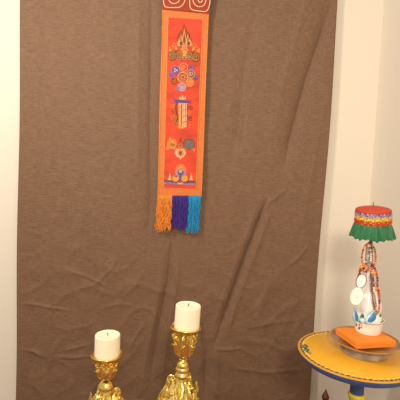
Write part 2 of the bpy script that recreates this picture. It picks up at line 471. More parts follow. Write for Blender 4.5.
# -- treasure mound
bm = bmesh.new()
disc(bm, 180.7, 171.5, 5.8, 7.6, ORG, L1); disc(bm, 180.7, 173, 4.8, 4.2, LAV, L2, lobes=8, amp=.06); disc(bm, 180.7, 172.6, 3, 3, BLU, L3); disc(bm, 180.7, 171.2, 1.7, 1.7, GOLD, L4)
flame(bm, 180.8, 168, 2, 4.6, GOLD, L2)
for x in (175.6, 184.6): disc(bm, x, 178.4, 3.6, 3.5, GOLD, L3); ring(bm, x, 178.4, 3.4, 3.3, .5, ORG, L4); 
disc(bm, 176, 176.4, 1.2, .9, DKRED, L4); disc(bm, 180.2, 177.5, 1.3, 3, BLU, L3)
for s, x in ((1, 169.6), (-1, 191.2)):
    poly(bm, [(x-1.8, 180.2), (x+1.8, 180.2), (x+1.4*s*.2+1, 176), (x+s*.4, 172.4), (x-.6, 176)], PEACH, L3)
poly(bm, [(164.2, 179.9), (195.4, 181), (195, 183.2), (164.2, 182)], BRN, L2)
poly(bm, [(164, 182), (195, 183.2), (194.8, 185), (163.9, 184)], LAV, L2)
poly(bm, [(177, 182.4), (184, 182.7), (182.6, 184.4), (178.6, 184.2)], PEACH, L3)
for k in range(7): pxline(bm, [(166+k*4.2, 183.2), (167.6+k*4.2, 182.6), (169.2+k*4.2, 183.5)], .5, L3, BLU)
obj('treasure_mound_motif', bm, bro, sc)
# -- dark red padded header with cream cord scrolls
bm = bmesh.new(); quadgrid(bm, [(163.2, -22), (212, -20), (209.4, 13.4), (162.4, 8.9)], 14, 12, .006, 0, back=.007)
hp = obj('header_pad', bm, [bro[DKRED]], sc)
bm = bmesh.new()
def cord(pts): pxline(bm, pts, .95, .0075, 0, n=6)
cord([(163.7, -16), (163.6, 0), (164.2, 5), (166.5, 7.2), (174, 7.6), (180, 7), (183.6, 3.6), (185.2, -1), (184.5, -12), (180, -17), (168, -18), (163.9, -14)])
cord([(169, -10), (168.6, -2), (170.2, 2), (174, 3.6), (178.4, 1.8), (179.6, -3), (177, -8), (172.5, -7), (172.5, -2.5), (175.6, -2)])
cord([(189.6, -14), (189.7, 0), (190.3, 7.5), (192.5, 9.8), (200, 11.2), (206.2, 11.2), (208.8, 7.5), (210, 2), (210.6, -12), (206, -17), (194, -17), (189.9, -12)])
cord([(194, -8), (193, 0), (195, 4.6), (199.6, 6.8), (204, 5.2), (206, 0), (205, -6), (200.5, -7), (198, -2), (199.4, 2.2), (202, 1.6), (202, -1)])
hc = obj('cream_cord_scroll', bm, [bro[WHT]], hp)
# -- fringe
fr_m = [mat('orange_fringe_yarn', (232, 136, 38), .7, vary=.25, vscale=120), mat('purple_fringe_yarn', (66, 38, 134), .8, vary=.3, vscale=120), mat('teal_fringe_yarn', (20, 142, 192), .7, vary=.25, vscale=120)]
for name, x0, x1, ybot, mi, amp in (('orange_fringe', 157.8, 172.2, 230.5, 0, .9), ('purple_fringe', 172.2, 189, 228.5, 1, .45), ('teal_fringe', 188.2, 201, 232, 2, .7)):
    bm = bmesh.new(); n = int((x1-x0)*3.4)
    for k in range(n):
        u = (k+random.random()*.6)/n; ph = random.random()*7; yb = ybot+random.uniform(-3, 2)
        lf = random.uniform(-.004, .008); fr = random.uniform(.35, .6); P = []
        sway = random.uniform(-1.2, .4)
        for j in range(15):
            t = j/14; y = 195.5+(yb-195.5)*t
            x = x0+(x1-x0)*u+amp*math.sin(y*fr+ph)*min(1, t*3)+sway*t-t*1.4
            P.append(sp(x, y, lf*min(1, t*4)+.001))
        tube(bm, P, [.0016+.0004*math.sin(j*1.7+ph) for j in range(15)], segs=5)
    o = obj(name, bm, [fr_m[mi]], sc); o['kind'] = 'stuff'

# ------------------------------------------------------------ altar
ZA = .50
altar = thing('altar_table', (-.05, 1.1, 0), 'low reddish wooden altar table, only its back edge showing between the candlesticks', 'table')
M_altar = mat('red_brown_wood', (132, 70, 40), .4, vary=.25, vscale=14, stretch=(1, 6, 6))
AX0, AX1, AY0, AY1 = -.365, .255, .82, 1.436
bm = bmesh.new(); box(bm, (AX0, AY0, ZA-.028), (AX1, AY1, ZA))
bmesh.ops.bevel(bm, geom=list(bm.edges), offset=.004, segments=2, affect='EDGES')
obj('tabletop', bm, M_altar, altar)
bm = bmesh.new(); box(bm, (AX0+.03, AY0+.03, ZA-.11), (AX1-.03, AY1-.03, ZA-.028)); obj('apron', bm, M_altar, altar, smooth=False)
for sx in (AX0+.045, AX1-.045):
    for sy_ in (AY0+.045, AY1-.045):
        bm = bmesh.new(); lathe(bm, smoothprof([(.016, 0), (.02, .03), (.016, .08), (.024, .25), (.02, .36), (.026, .392)], 4), (sx, sy_, 0), 16)
        obj('leg', bm, M_altar, altar)

# ------------------------------------------------------------ candlesticks
def volute(bm, c, ang, r, turns, a0, rad, w3=1, n=34, sgn=1):
    """spiral in the vertical plane through heading ang; c=(radius,z) centre"""
    P = []; RR = []
    for k in range(n):
        t = k/(n-1); a = a0+sgn*turns*2*PI*t; q = r*(1-.86*t)
        P.append((c[0]+q*math.cos(a), c[1]+q*math.sin(a))); RR.append(rad*(1-.45*t))
    return P, RR
def add_radial(bm, base, ang, P, RR, segs=7, twist=0):
    pts = [Vector((base[0]+p[0]*math.cos(ang+twist*i/len(P)), base[1]+p[0]*math.sin(ang+twist*i/len(P)), base[2]+p[1])) for i, p in enumerate(P)]
    tube(bm, pts, RR, segs=segs)
def leaf(bm, base, ang, z0, z1, r0, r1, wid, curl=.008, n=9, notch=5):
    """acanthus leaf standing on a surface, tip curling outwards"""
    rows = []
    for i in range(n):
        t = i/(n-1); z = z0+(z1-z0)*t
        r = r0+(r1-r0)*t+curl*max(0, t-.65)**2*8
        if t > .9: z -= (t-.9)*abs(z1-z0)*.8
        w_ = wid*math.sin(PI*(.12+.88*t))**.7*(1+.22*math.sin(notch*2*PI*t)) if t < 1 else wid*.12
        row = []
        for s in (-1, -.5, 0, .5, 1):
            rr = r+.0035*(1-abs(s))+.0016*math.cos(s*9)
            a = ang+s*w_/max(.012, r)
            row.append(Vector((base[0]+rr*math.cos(a), base[1]+rr*math.sin(a), base[2]+z)))
        rows.append(row)
    V = [[bm.verts.new(p) for p in row] for row in rows]
    cx = Vector((base[0], base[1], 0))
    def inn(p):
        d = Vector((p.x-cx.x, p.y-cx.y, 0)); return p-d.normalized()*.003
    W = [[bm.verts.new(inn(p)) for p in row] for row in rows]
    for i in range(n-1):
        for j in range(4):
            bm.faces.new((V[i][j], V[i][j+1], V[i+1][j+1], V[i+1][j])); bm.faces.new((W[i][j], W[i+1][j], W[i+1][j+1], W[i][j+1]))
        bm.faces.new((V[i][0], V[i+1][0], W[i+1][0], W[i][0])); bm.faces.new((V[i][4], W[i][4], W[i+1][4], V[i+1][4]))
    for j in range(4):
        bm.faces.new((V[0][j], W[0][j], W[0][j+1], V[0][j+1])); bm.faces.new((V[-1][j], V[-1][j+1], W[-1][j+1], W[-1][j]))

def candlestick(cx, cy, zplate, label, tall, rot=0):
    t = thing('candlestick', (cx, cy, ZA), label, 'candlestick', 'ornate gold candlesticks')
    hh = zplate-ZA           # height of the plate's underside over the altar
    b = (cx, cy, ZA)
    # drip plate
    bm = bmesh.new()
    lathe(bm, smoothprof([(.0, hh+.002), (.030, hh+.0015), (.040, hh+.003), (.0455, hh+.009), (.0475, hh+.0085), (.0480, hh+.005), (.0455, hh+.0005), (.038, hh-.006), (.0, hh-.008)], 4), b, 56)
    obj('drip_plate', bm, M_brass2, t)
    # cup with acanthus leaves
    bm = bmesh.new(); ch = .078 if tall else .060
    z1 = hh-.006; z0 = z1-ch; rt = .034 if tall else .031
    lathe(bm, smoothprof([(.008, z0-.004), (.014, z0+.004), (.025, z0+ch*.20), (.031, z0+ch*.42), (rt-.002, z0+ch*.72), (rt-.001, z0+ch*.9), (rt, z1)], 4), b, 48,
          fn=lambda th, i, r, z: 1+.05*math.sin(8*th)+.02*math.sin(16*th+z*300))
    obj('cup', bm, M_brass, t)
    bm = bmesh.new()
    for k in range(6):
        a = rot+k*PI/3
        leaf(bm, b, a, z0+.004, z0+ch*.86, .022, rt+.003, .012, .008)
        leaf(bm, b, a+PI/6, z0+.002, z0+ch*.55, .021, .033, .009, .010)
        P, RR = volute(bm, (rt-.001, z1-.014), 0, .0085, 1.2, -PI/2, .0024)
        add_radial(bm, b, a+PI/6, P, RR, 6)
    obj('acanthus_leaves', bm, M_brass, t)
    # stem
    bm = bmesh.new(); s0 = z0
    if tall:
        sp_ = [(.006, s0), (.0075, s0-.006), (.0125, s0-.010), (.013, s0-.013), (.009, s0-.017), (.0135, s0-.021), (.018, s0-.029), (.0185, s0-.036), (.021, s0-.040), (.0215, s0-.046),
               (.017, s0-.050), (.020, s0-.056), (.0225, s0-.062), (.018, s0-.070), (.016, s0-.085)]
        nb = .072
    else:
        sp_ = [(.006, s0), (.007, s0-.005), (.010, s0-.009), (.016, s0-.014), (.021, s0-.022), (.0235, s0-.030), (.0225, s0-.034), (.018, s0-.037), (.016, s0-.055)]
        nb = .040
    lathe(bm, smoothprof(sp_, 4), b, 40)
    obj('stem', bm, M_brass2, t)
    # flared base
    bm = bmesh.new(); zb = s0-nb   # top of base
    tri = lambda th, i, r, z: 1+(.16*math.cos(3*(th-rot))+.03*math.sin(9*th))*min(1, max(0, (zb-z)/.06))
    W0 = 1.0
    lathe(bm, smoothprof([(.017, zb+.004), (.019, zb-.006), (.024, zb-.020), (.040, zb*.80), (.055, zb*.62), (.062, zb*.45), (.062, zb*.30), (.070, zb*.18), (.072, .020), (.066, .014), (.0, .014)], 5), b, 60, fn=tri)
    base_o = obj('base', bm, M_brass, t)
    # leaves and scrolls over the base
    bm = bmesh.new()
    def br(z):  # base radius near height z
        pr = [(zb, .019), (zb*.80, .040), (zb*.62, .055), (zb*.45, .062), (zb*.30, .066), (.02, .074)]
        for (za, ra), (zc, rc) in zip(pr, pr[1:]):
            if z >= zc: return ra+(rc-ra)*(za-z)/(za-zc)
        return .072
    for k in range(3):
        a = rot+k*2*PI/3
        # strong corner scroll: volute at shoulder sweeping down to the foot
        pts = [(br(zb)+.006, zb+.004), (br(zb)+.012, zb-.006)]
        P, RR = volute(bm, (.030, zb-.008), 0, .012, 1.35, -.3, .0042)
        add_radial(bm, b, a, P[::-1], RR[::-1], 8)
        ps = smoothprof([(.041, zb-.010), (.042, zb-.03), (.062, zb*.70), (.074, zb*.50), (.076, zb*.34), (.082, zb*.2), (.078, .035), (.086, .012)], 4)
        add_radial(bm, b, a, ps, [.0055+.002*math.sin(i*.5) for i in range(len(ps))], 8)
        for q, (zz, rr, sz) in enumerate(((zb*.62, .058, .013), (zb*.42, .071, .012), (zb*.22, .080, .012))):
            for s in (-1, 1):
                P, RR = volute(bm, (rr+.002, zz), 0, sz, 1.1, PI/2, .0036, sgn=1)
                add_radial(bm, b, a+s*.28, P, RR, 7, twist=s*.25)
        # pointed upright leaf spike on each shoulder
        lp = [(.053+.002*math.sin(i), zb-.056+i*.0065) for i in range(7)]
        add_radial(bm, b, a+.55, lp, [.005, .0055, .005, .0044, .0036, .0028, .0012], 7)
        add_radial(bm, b, a-.55, lp, [.005, .0055, .005, .0044, .0036, .0028, .0012], 7)
    for k in range(6):
        a = rot+k*PI/3+PI/6
        leaf(bm, b, a, zb-.045, zb-.006, br(zb-.045)+.001, br(zb)+.002, .010, .006)
        leaf(bm, b, a+PI/6, zb-.075, zb-.028, br(zb-.075)+.003, br(zb-.028)+.006, .014, .010)
    for k in range(9):
        a = rot+k*2*PI/9+.2; zz = zb*(.56-.12*(k % 3))
        for s in (-1, 1):
            pts = []
            for i in range(20):
                u = i/19; th = s*(u*2*PI*1.1); q = .014*(1-.8*u)
                za = zz+q*math.cos(th); aa = a+q*math.sin(th)/.055+s*.10
                rr = br(za)*(1+.16*math.cos(3*(aa-rot))*.8)+.003
                pts.append(Vector((cx+rr*math.cos(aa), cy+rr*math.sin(aa), ZA+za)))
            tube(bm, pts, [.0034*(1-.4*i/19) for i in range(20)], segs=6)
    for k in range(40):
        a = k*2.39996; zz = zb*(.25+.6*((k*.618) % 1)); rr = br(zz)*(1+.12*math.cos(3*(a-rot)))+.001
        ball(bm, (cx+rr*math.cos(a), cy+rr*math.sin(a), ZA+zz), .0045+.002*((k*.37) % 1), seg=8)
    obj('scrollwork', bm, M_brass, t)
    for k in range(3):
        a = rot+k*2*PI/3; bm = bmesh.new()
        ball(bm, (cx+.078*math.cos(a), cy+.078*math.sin(a), ZA+.0125), .0125, (1.1, 1.1, 1), 14)
        obj('foot', bm, M_brass, t)
    return t

def candle(cx, cy, z0, r, h, label, lean):
    t = thing('pillar_candle', (cx, cy, z0), label, 'candle', 'ivory pillar candles')
    bm = bmesh.new()
    lathe(bm, smoothprof([(r*.96, 0), (r, .003), (r, h*.5), (r*.995, h-.006), (r*.975, h-.0015), (r*.93, h), (r*.86, h-.0012), (r*.6, h-.0035), (r*.2, h-.004), (0, h-.004)], 4), (cx, cy, z0), 56,
          fn=lambda th, i, rr, z: 1+.006*math.sin(2*th+lean)+.004*math.sin(5*th))
    obj('wax_body', bm, M_wax, t)
    bm = bmesh.new(); tube(bm, [(cx, cy, z0+h-.006), (cx+.0006, cy, z0+h+.001), (cx+.002*lean, cy, z0+h+.005)], .0013, 6); obj('wick', bm, M_wick, t)
    return t
pL = at(106.8, 355.5, Y=1.2); pR = at(185.6, 328.4, Y=1.2)
TLT = math.radians(-2.2)
def lean(o, piv):
    M = Matrix.Translation(piv) @ Matrix.Rotation(-TLT, 4, 'Y') @ Matrix.Translation(-Vector(piv))
    o.location = M @ o.location; o.rotation_euler.y = -TLT
pivR = Vector((pR.x, 1.2, pR.z))
st_tall = candlestick(pR.x, 1.2, pR.z-.003, 'taller ornate gold candlestick, right of the shorter one on the altar table', True, rot=PI-.15)
candlestick(pL.x, 1.2, pL.z-.003, 'shorter ornate gold candlestick at the left end of the altar', False, rot=-PI/2-.3)
cd_tall = candle(pR.x+.003, 1.2, pR.z-.0005, .0385, .073, 'white pillar candle on the taller gold candlestick', 1)
for o_ in (st_tall, cd_tall): lean(o_, pivR)
st_tall.location.z += .002; cd_tall.location.z += .002
candle(pL.x+.001, 1.2, pL.z-.0005, .0385, .068, 'white pillar candle on the shorter gold candlestick', -1)

# ------------------------------------------------------------ painted round table
TX, TY, TR_, ZT = .578, 1.390, .201, .73
tab = thing('side_table', (TX, TY, 0), 'round side table with painted yellow top, blue rim and yellow pedestal', 'table')
M_yel = mat('yellow_orange_paint', (234, 172, 44), .42, vary=.07, vscale=9, coat=.25)
M_blue = mat('blue_paint', (66, 84, 132), .45, vary=.1, vscale=20)
M_yleg = mat('bright_yellow_paint', (232, 206, 40), .42, vary=.08, vscale=30)
M_line = mat('pale_yellow_paint', (248, 214, 92), .45)
M_dash = mat('dark_olive_paint', (52, 50, 40), .5)
M_teal = mat('teal_paint', (46, 110, 112), .5)
M_ochre = mat('ochre_edge_paint', (206, 150, 62), .45)
bm = bmesh.new()
lathe(bm, [(0, ZT-.002), (TR_-.006, ZT-.002), (TR_-.006, ZT-.0205), (0, ZT-.0205)], (TX, TY, 0), 96)
# replaced by a rounded rim below
bm.free(); bm = bmesh.new()
lathe(bm, smoothprof([(0, ZT-.022), (TR_-.024, ZT-.029), (TR_-.013, ZT-.026), (TR_-.005, ZT-.015), (TR_-.0012, ZT-.0045), (TR_-.004, ZT-.003), (0, ZT-.003)], 4), (TX, TY, 0), 120)
obj('tabletop', bm, M_blue, tab)
bm = bmesh.new(); lathe(bm, [(0, ZT-.0035), (TR_-.0004, ZT-.0035), (TR_, ZT-.0012), (TR_-.0018, ZT), (0, ZT)], (TX, TY, 0), 120)
obj('painted_surface', bm, M_yel, tab)
bm = bmesh.new()
def flat(bm, pts, z, th, mi):
    a = [bm.verts.new((x, y, z)) for x, y in pts]; b2 = [bm.verts.new((x, y, z-th)) for x, y in pts]
    bm.faces.new(a).material_index = mi; bm.faces.new(b2[::-1]).material_index = mi
    for k in range(len(pts)): k2 = (k+1) % len(pts); bm.faces.new((a[k], b2[k], b2[k2], a[k2])).material_index = mi
def arcquad(r0, r1, a0, a1, z, mi, n=3):
    P = [(TX+r0*math.cos(a0+(a1-a0)*i/n), TY+r0*math.sin(a0+(a1-a0)*i/n)) for i in range(n+1)]
    P += [(TX+r1*math.cos(a1-(a1-a0)*i/n), TY+r1*math.sin(a1-(a1-a0)*i/n)) for i in range(n+1)]
    flat(bm, P, z, .0007, mi)
for k in range(60):
    a = 2*PI*k/60; arcquad(TR_-.0165, TR_-.0012, a, a+2*PI/60, ZT+.0003, 0)
for k in range(72):
    a = 2*PI*k/72
    arcquad(TR_-.0130, TR_-.0078, a+.006, a+.066, ZT+.0006, 1)
    if k % 2 == 0: arcquad(TR_-.0148, TR_-.0118, a+.03, a+.07, ZT+.0007, 1)
for k in range(54):
    a = 2*PI*k/54
    flat(bm, [(TX+(TR_-.0180+.0034*math.cos(t))*math.cos(a)-.0055*math.sin(t)*math.sin(a), TY+(TR_-.0180+.0034*math.cos(t))*math.sin(a)+.0055*math.sin(t)*math.cos(a)) for t in [i*2*PI/10 for i in range(10)]], ZT+.0005, .0006, 2)
# teal leaves painted at the left
for k, aa in enumerate((2.86, 2.95, 3.04, 3.13, 3.22, 2.90, 3.00, 3.10)):
    rr = TR_-.030 if k < 5 else TR_-.021
    cx, cy = TX+rr*math.cos(aa), TY+rr*math.sin(aa); rt = aa+.9*(1 if k % 2 else -1)
    flat(bm, [(cx+.012*math.cos(t)*math.cos(rt)-.0042*math.sin(t)*math.sin(rt), cy+.012*math.cos(t)*math.sin(rt)+.0042*math.sin(t)*math.cos(rt)) for t in [i*2*PI/10 for i in range(10)]], ZT+.0009, .0006, 3)
o = obj('painted_border', bm, [M_ochre, M_dash, M_line, M_teal], tab, smooth=False)
# pedestal
PX_ = TX+.014
bm = bmesh.new(); lathe(bm, smoothprof([(.040, ZT-.022), (.030, ZT-.034), (.0245, ZT-.06), (.0235, ZT-.10), (.0240, ZT-.148)], 4), (PX_, TY, 0), 32); obj('blue_collar', bm, M_blue, tab)
bm = bmesh.new()
lathe(bm, smoothprof([(.0245, ZT-.146), (.0285, ZT-.149), (.030, ZT-.155), (.0265, ZT-.164), (.0245, ZT-.175), (.026, ZT-.20), (.034, .46), (.036, .42), (.026, .38), (.022, .34), (.030, .31), (.024, .27), (.028, .16), (.034, .11), (.02, .09)], 5), (PX_, TY, 0), 32)
obj('pedestal', bm, M_yleg, tab)
for k in range(3):
    a = k*2*PI/3+PI/2; bm = bmesh.new()
    tube(bm, [(TX+r*math.cos(a), TY+r*math.sin(a), z) for r, z in smoothprof([(.012, .15), (.06, .135), (.11, .08), (.15, .028), (.175, .016)], 4)], .015, 10)
    obj('leg', bm, M_blue, tab)

# ------------------------------------------------------------ shallow footed dish
dc = at(364.8, 339.0, z=ZT+.047); DX, DY = dc.x, dc.y
M_dish = mat('mottled_stone_glaze', (158, 136, 112), .38, vary=.5, vscale=22, coat=.2)
M_dishin = mat('brown_bronze_glaze', (170, 118, 66), .32, vary=.25, vscale=14, coat=.2)
dish = thing('footed_dish', (DX, DY, ZT+.0009), 'shallow brown mottled footed dish on the round yellow table', 'dish')
bm = bmesh.new()
lathe(bm, smoothprof([(.080, .001), (.082, .003), (.0805, .012), (.077, .026), (.082, .030), (.103, .038), (.117, .0450), (.1205, .0475), (.1190, .0490)], 4)+[(.116, .0475)]+smoothprof([(.1145, .0460), (.110, .0400), (.103, .0370), (.07, .0365), (0, .0360)], 4), (DX, DY, ZT), 96, mi=0, close=False)
for f in bm.faces:
    c = f.calc_center_median(); r = math.hypot(c.x-DX, c.y-DY)
    if c.z > ZT+.0355 and r < .1005: f.material_index = 1
    elif c.z > ZT+.0465: f.material_index = 2
obj('dish_body', bm, [M_dish, M_dishin, mat('light_brown_rim', (184, 134, 78), .35, vary=.15, vscale=30)], dish)  # lip ring in a lighter brown than the dish
bm = bmesh.new(); lathe(bm, [(0, .003), (.076, .003), (.076, .0015), (0, .0015)], (DX, DY, ZT), 48); obj('foot_base', bm, M_dish, dish)

# ------------------------------------------------------------ orange box
M_box = mat('bright_orange_card', (248, 138, 34), .6, vary=.04, vscale=20)
ZB = ZT+.0492; BT = .0205
q = [at(*p, z=ZB+BT) for p in ((339.6, 328.2), (357, 343.4), (396.6, 341), (380, 327.5))]
fl = Vector((q[1].x, q[1].y, 0)); ex = Vector((q[2].x-q[1].x, q[2].y-q[1].y, 0)); bw = ex.length; ang = math.atan2(ex.y, ex.x)
bd = (Vector((q[0].x, q[0].y, 0))-fl).length
M4 = Matrix.Translation((fl.x, fl.y, ZB)) @ Matrix.Rotation(ang, 4, 'Z')
ob = thing('orange_box', M4 @ Vector((bw/2, bd/2, 0)), 'flat bright orange box lying in the brown dish', 'box')
bm = bmesh.new(); box(bm, (.001, .001, 0), (bw-.001, bd-.001, BT-.008), M4); obj('box_base', bm, M_box, ob, smooth=False)
bm = bmesh.new(); box(bm, (0, 0, BT-.010), (bw, bd, BT), M4); bmesh.ops.bevel(bm, geom=list(bm.edges), offset=.001, segments=2, affect='EDGES'); obj('lid', bm, M_box, ob)

# ------------------------------------------------------------ white bowl
ZV = ZB+BT
vb = at(367.6, 331.5, z=ZV); VX, VY = vb.x, vb.y
VX = VX; 
M_por = mat('white_glazed_porcelain', (240, 240, 228), .22, coat=.4)
M_gry = mat('grey_rim_line', (150, 134, 110), .4)
bowl = thing('offering_bowl', (VX, VY, ZV), 'small white porcelain bowl with painted cherries on the orange box', 'bowl')
bm = bmesh.new()
BH = .050
lathe(bm, smoothprof([(0, .001), (.040, 0), (.0430, .002), (.0465, .016), (.0500, .034), (.0530, BH-.003), (.0536, BH), (.052, BH+.0006), (.050, BH-.002), (.047, .03), (.042, .012), (0, .010)], 4), (VX, VY, ZV), 64)
obj('bowl_body', bm, M_por, bowl)
bm = bmesh.new(); tube(bm, [(VX+.0532*math.cos(t), VY+.0532*math.sin(t), ZV+BH-.004) for t in [2*PI*k/64 for k in range(64)]], .0009, 6, closed=True); obj('rim_line', bm, M_gry, bowl)
bm = bmesh.new()
def onbowl(th, z, o=.0):
    r = .0430+(.0530-.0430)*((z-.002)/.047)+o; return (VX+r*math.cos(th), VY+r*math.sin(th), ZV+z)
for th, z, mi, s in ((-2.80, .038, 0, .0048), (-2.60, .033, 0, .0040), (-2.88, .028, 1, .0052), (-2.62, .021, 1, .0058), (-2.45, .026, 1, .0036)):
    ball(bm, onbowl(th, z, .0005), s, (.6, .6, 1), 10, mi)
obj('painted_cherries', bm, [mat('cherry_red_glaze', (186, 44, 40), .3), mat('leaf_green_glaze', (40, 104, 70), .35)], bowl)

# ------------------------------------------------------------ white offering cake (torma)
T0 = ZV+.012
cake = thing('ritual_offering_cake', (VX, VY, T0), 'white moulded offering cake with blue petals and two round discs, in the porcelain bowl', 'offering cake')
M_whi = mat('white_butter', (250, 246, 234), .35, sss=.15, coat=.15)
def zpx(y, x=368): return at(x, y, Y=VY).z
bm = bmesh.new()
zt = zpx(268)-T0
prof = smoothprof([(0, 0), (.036, 0), (.043, .02), (.046, .034), (.045, .046), (.040, .056), (.041, .068), (.043, .080), (.041, .096), (.035, .114), (.028, .132), (.022, .150), (.016, .168), (.011, zt-.012), (.007, zt-.002), (0, zt)], 4)
lathe(bm, prof, (VX-.002, VY, T0), 48, fn=lambda th, i, r, z: 1+.03*math.sin(3*th+z*30)+.02*math.sin(5*th))
body = obj('cake_body', bm, M_whi, cake)
# petals standing around the foot
M_pb = mat('blue_petal', (58, 132, 184), .35); M_pw = mat('pale_blue_petal', (198, 222, 226), .35)
def petal(name, px, py, wpx, hpx, yoff, tilt, mats):
    c = at(px, py, Y=VY+yoff); s = (VY+yoff)/FPX; bm = bmesh.new(); n = 14; rows = []
    for i in range(n+1):
        t = i/n; wd = wpx*s*math.sin(PI*min(1, t*.86+.10))**.8*(1-t**3*.9)
        z = (t-.5)*hpx*s
        cen = c+Vector((tilt*z, -.004*math.sin(PI*t)+.006*t, z)); rows.append((cen, wd, t))
    V = []
    for cen, wd, t in rows:
        V.append([bm.verts.new(cen+Vector((wd*u, .004*u*u-.003*(1-u*u), 0))) for u in (-1, -.6, -.2, .2, .6, 1)]+[bm.verts.new(cen+Vector((wd*u, .006, 0))) for u in (1, 0, -1)])
    for i in range(n):
        for k in range(9):
            f = bm.faces.new((V[i][k], V[i][(k+1) % 9], V[i+1][(k+1) % 9], V[i+1][k]))
            f.material_index = 1 if (k in (0,) or i < 2) else 0
    bm.faces.new(V[0]); bm.faces.new(V[-1][::-1])
    return obj(name, bm, mats, cake)
petal('petal', 355.9, 315.5, 2.8, 16, -.040, -.20, [M_pb, M_pw])
petal('petal', 371.8, 317.5, 5.6, 13, -.057, .42, [M_pb, M_pw])
petal('petal', 363.2, 320, 3.0, 7, -.053, 0, [M_pw, M_pw])['label'] = 'pale petal'
petal('petal', 380.3, 321, 2.2, 9, -.022, .3, [M_pw, M_pw])['label'] = 'pale petal'
M_gd = mat('green_butter_dot', (36, 116, 88), .35)
for x, y, yo, r in ((362.4, 316, -.055, .0072), (379.6, 315.4, -.028, .0062)):
    c = at(x, y, Y=VY+yo); bm = bmesh.new()
    for k in range(3):
        a = k*2*PI/3+PI/2; ball(bm, (c.x+.55*r*math.cos(a), c.y, c.z+.55*r*math.sin(a)), r*.62, (1, .5, 1), 10)
    obj('green_rosette', bm, M_gd, cake)
# round discs on the front left
def cdisc(px, py, rx, ry, yo, rim):
    c = at(px, py, Y=VY+yo); s = (VY+yo)/FPX; bm = bmesh.new()
    T = Matrix.Translation(c) @ Matrix.Rotation(-.35, 4, 'Z') @ Matrix.Rotation(.22, 4, 'Y') @ Matrix.Rotation(PI/2, 4, 'X') @ Matrix.Diagonal((rx*s*1.06, ry*s, 1, 1))
    lathe(bm, [(0, -.004), (.9, -.004), (1, -.002), (1, .002), (.93, .0045), (.86, .0040), (.3, .0048), (0, .0052)], segs=40, M=T)
    o = obj('round_disc', bm, M_whi, cake)
    if rim:
        bm = bmesh.new(); tube(bm, [T @ Vector((1.02*math.cos(t), 1.02*math.sin(t), 0)) for t in [2*PI*k/40 for k in range(40)]], .0022, 7, closed=True)
        obj('brown_edge', bm, mat('red_brown_butter', (150, 78, 48), .5), o)
    bm = bmesh.new(); tube(bm, [T @ Vector((.16*math.cos(t), .16*math.sin(t), .0052)) for t in [2*PI*k/20 for k in range(20)]], .0007, 5, closed=True); obj('centre_ring', bm, mat('cream_butter', (226, 206, 176), .5), o)
cdisc(361.2, 281, 4.1, 7.0, -.028, True)
cdisc(356.6, 296.3, 5.9, 9.3, -.040, False)

# ------------------------------------------------------------ miniature parasol (red top, silk valances, green ruffle)
PXc = at(373.4, 209.3, Y=VY); ZP = PXc.z
par = thing('miniature_parasol', (PXc.x, VY, T0+zt-.02), 'little red-topped silk parasol with green ruffle above the white offering cake', 'parasol')
M_pt = mat('red_orange_silk', (190, 60, 24), .6, vary=.06, vscale=30)
TILT = Matrix.Translation((PXc.x, VY, ZP)) @ Matrix.Rotation(math.radians(6.0), 4, 'X') @ Matrix.Rotation(math.radians(-3.6), 4, 'Y')
def tl(x, y, z): return TILT @ Vector((x, y, z))
R1 = .0595
def lt(name, prof, m_, segs=72, fn=None, parent=par, close=True):
    bm = bmesh.new(); lathe(bm, prof, segs=segs, fn=fn, M=TILT, close=close); return obj(name, bm, m_, parent)
lt('canopy_top', smoothprof([(0, .011), (.02, .0100), (.04, .0065), (.055, .0025), (R1, -.0005), (R1+.0006, -.004), (R1-.001, -.008)], 4), M_pt)
def band(name, z0, z1, r0, r1, cols, seed, freq):
    bm = bmesh.new(); rnd = random.Random(seed); n = 96
    prof = [(r0, z0), (r0*.5+r1*.5+.0012, (z0+z1)/2), (r1, z1), (r1-.002, z1), (r0-.002, z0)]
    lathe(bm, prof, segs=n, M=TILT, close=False, fn=lambda th, i, r, z: 1+.022*math.sin(th*freq+seed)+.012*math.sin(th*freq*2.3+z*600))
    for i, f in enumerate(bm.faces):
        f.material_index = (int((i % n)*freq/13)+i//n) % len(cols) if rnd.random() < .6 else 0
    return obj(name, bm, cols, par)
m_pu = mat('lilac_silk', (150, 110, 150), .5); m_si = mat('silver_silk', (190, 172, 160), .4); m_in = mat('indigo_silk', (62, 50, 108), .5)
m_ye = mat('yellow_silk', (238, 196, 40), .5); m_yg = mat('gold_silk', (206, 160, 50), .5); m_or = mat('orange_silk', (222, 96, 36), .5); m_re = mat('brick_red_silk', (180, 58, 32), .55); m_gr = mat('sage_silk', (120, 140, 80), .55)
band('lilac_valance', -.006, -.019, R1, R1-.001, [m_pu, m_si, m_in, m_pu], 1, 19)
band('yellow_valance', -.018, -.034, R1-.002, R1-.0005, [m_ye, m_ye, m_yg, m_gr], 2, 23)
band('patterned_valance', -.033, -.049, R1-.001, R1+.001, [m_re, m_or, m_or, m_yg], 3, 21)
# twisted cords between the bands
for nm, z, m_ in (('orange_cord', -.0335, m_or), ('red_cord', -.042, m_re), ('silver_cord', -.0185, m_si)):
    bm = bmesh.new(); tube(bm, [tl((R1+.002)*math.cos(t), (R1+.002)*math.sin(t), z+.0024*math.sin(t*14)) for t in [2*PI*k/150 for k in range(150)]], .0016, 6, closed=True); obj(nm, bm, m_, par)
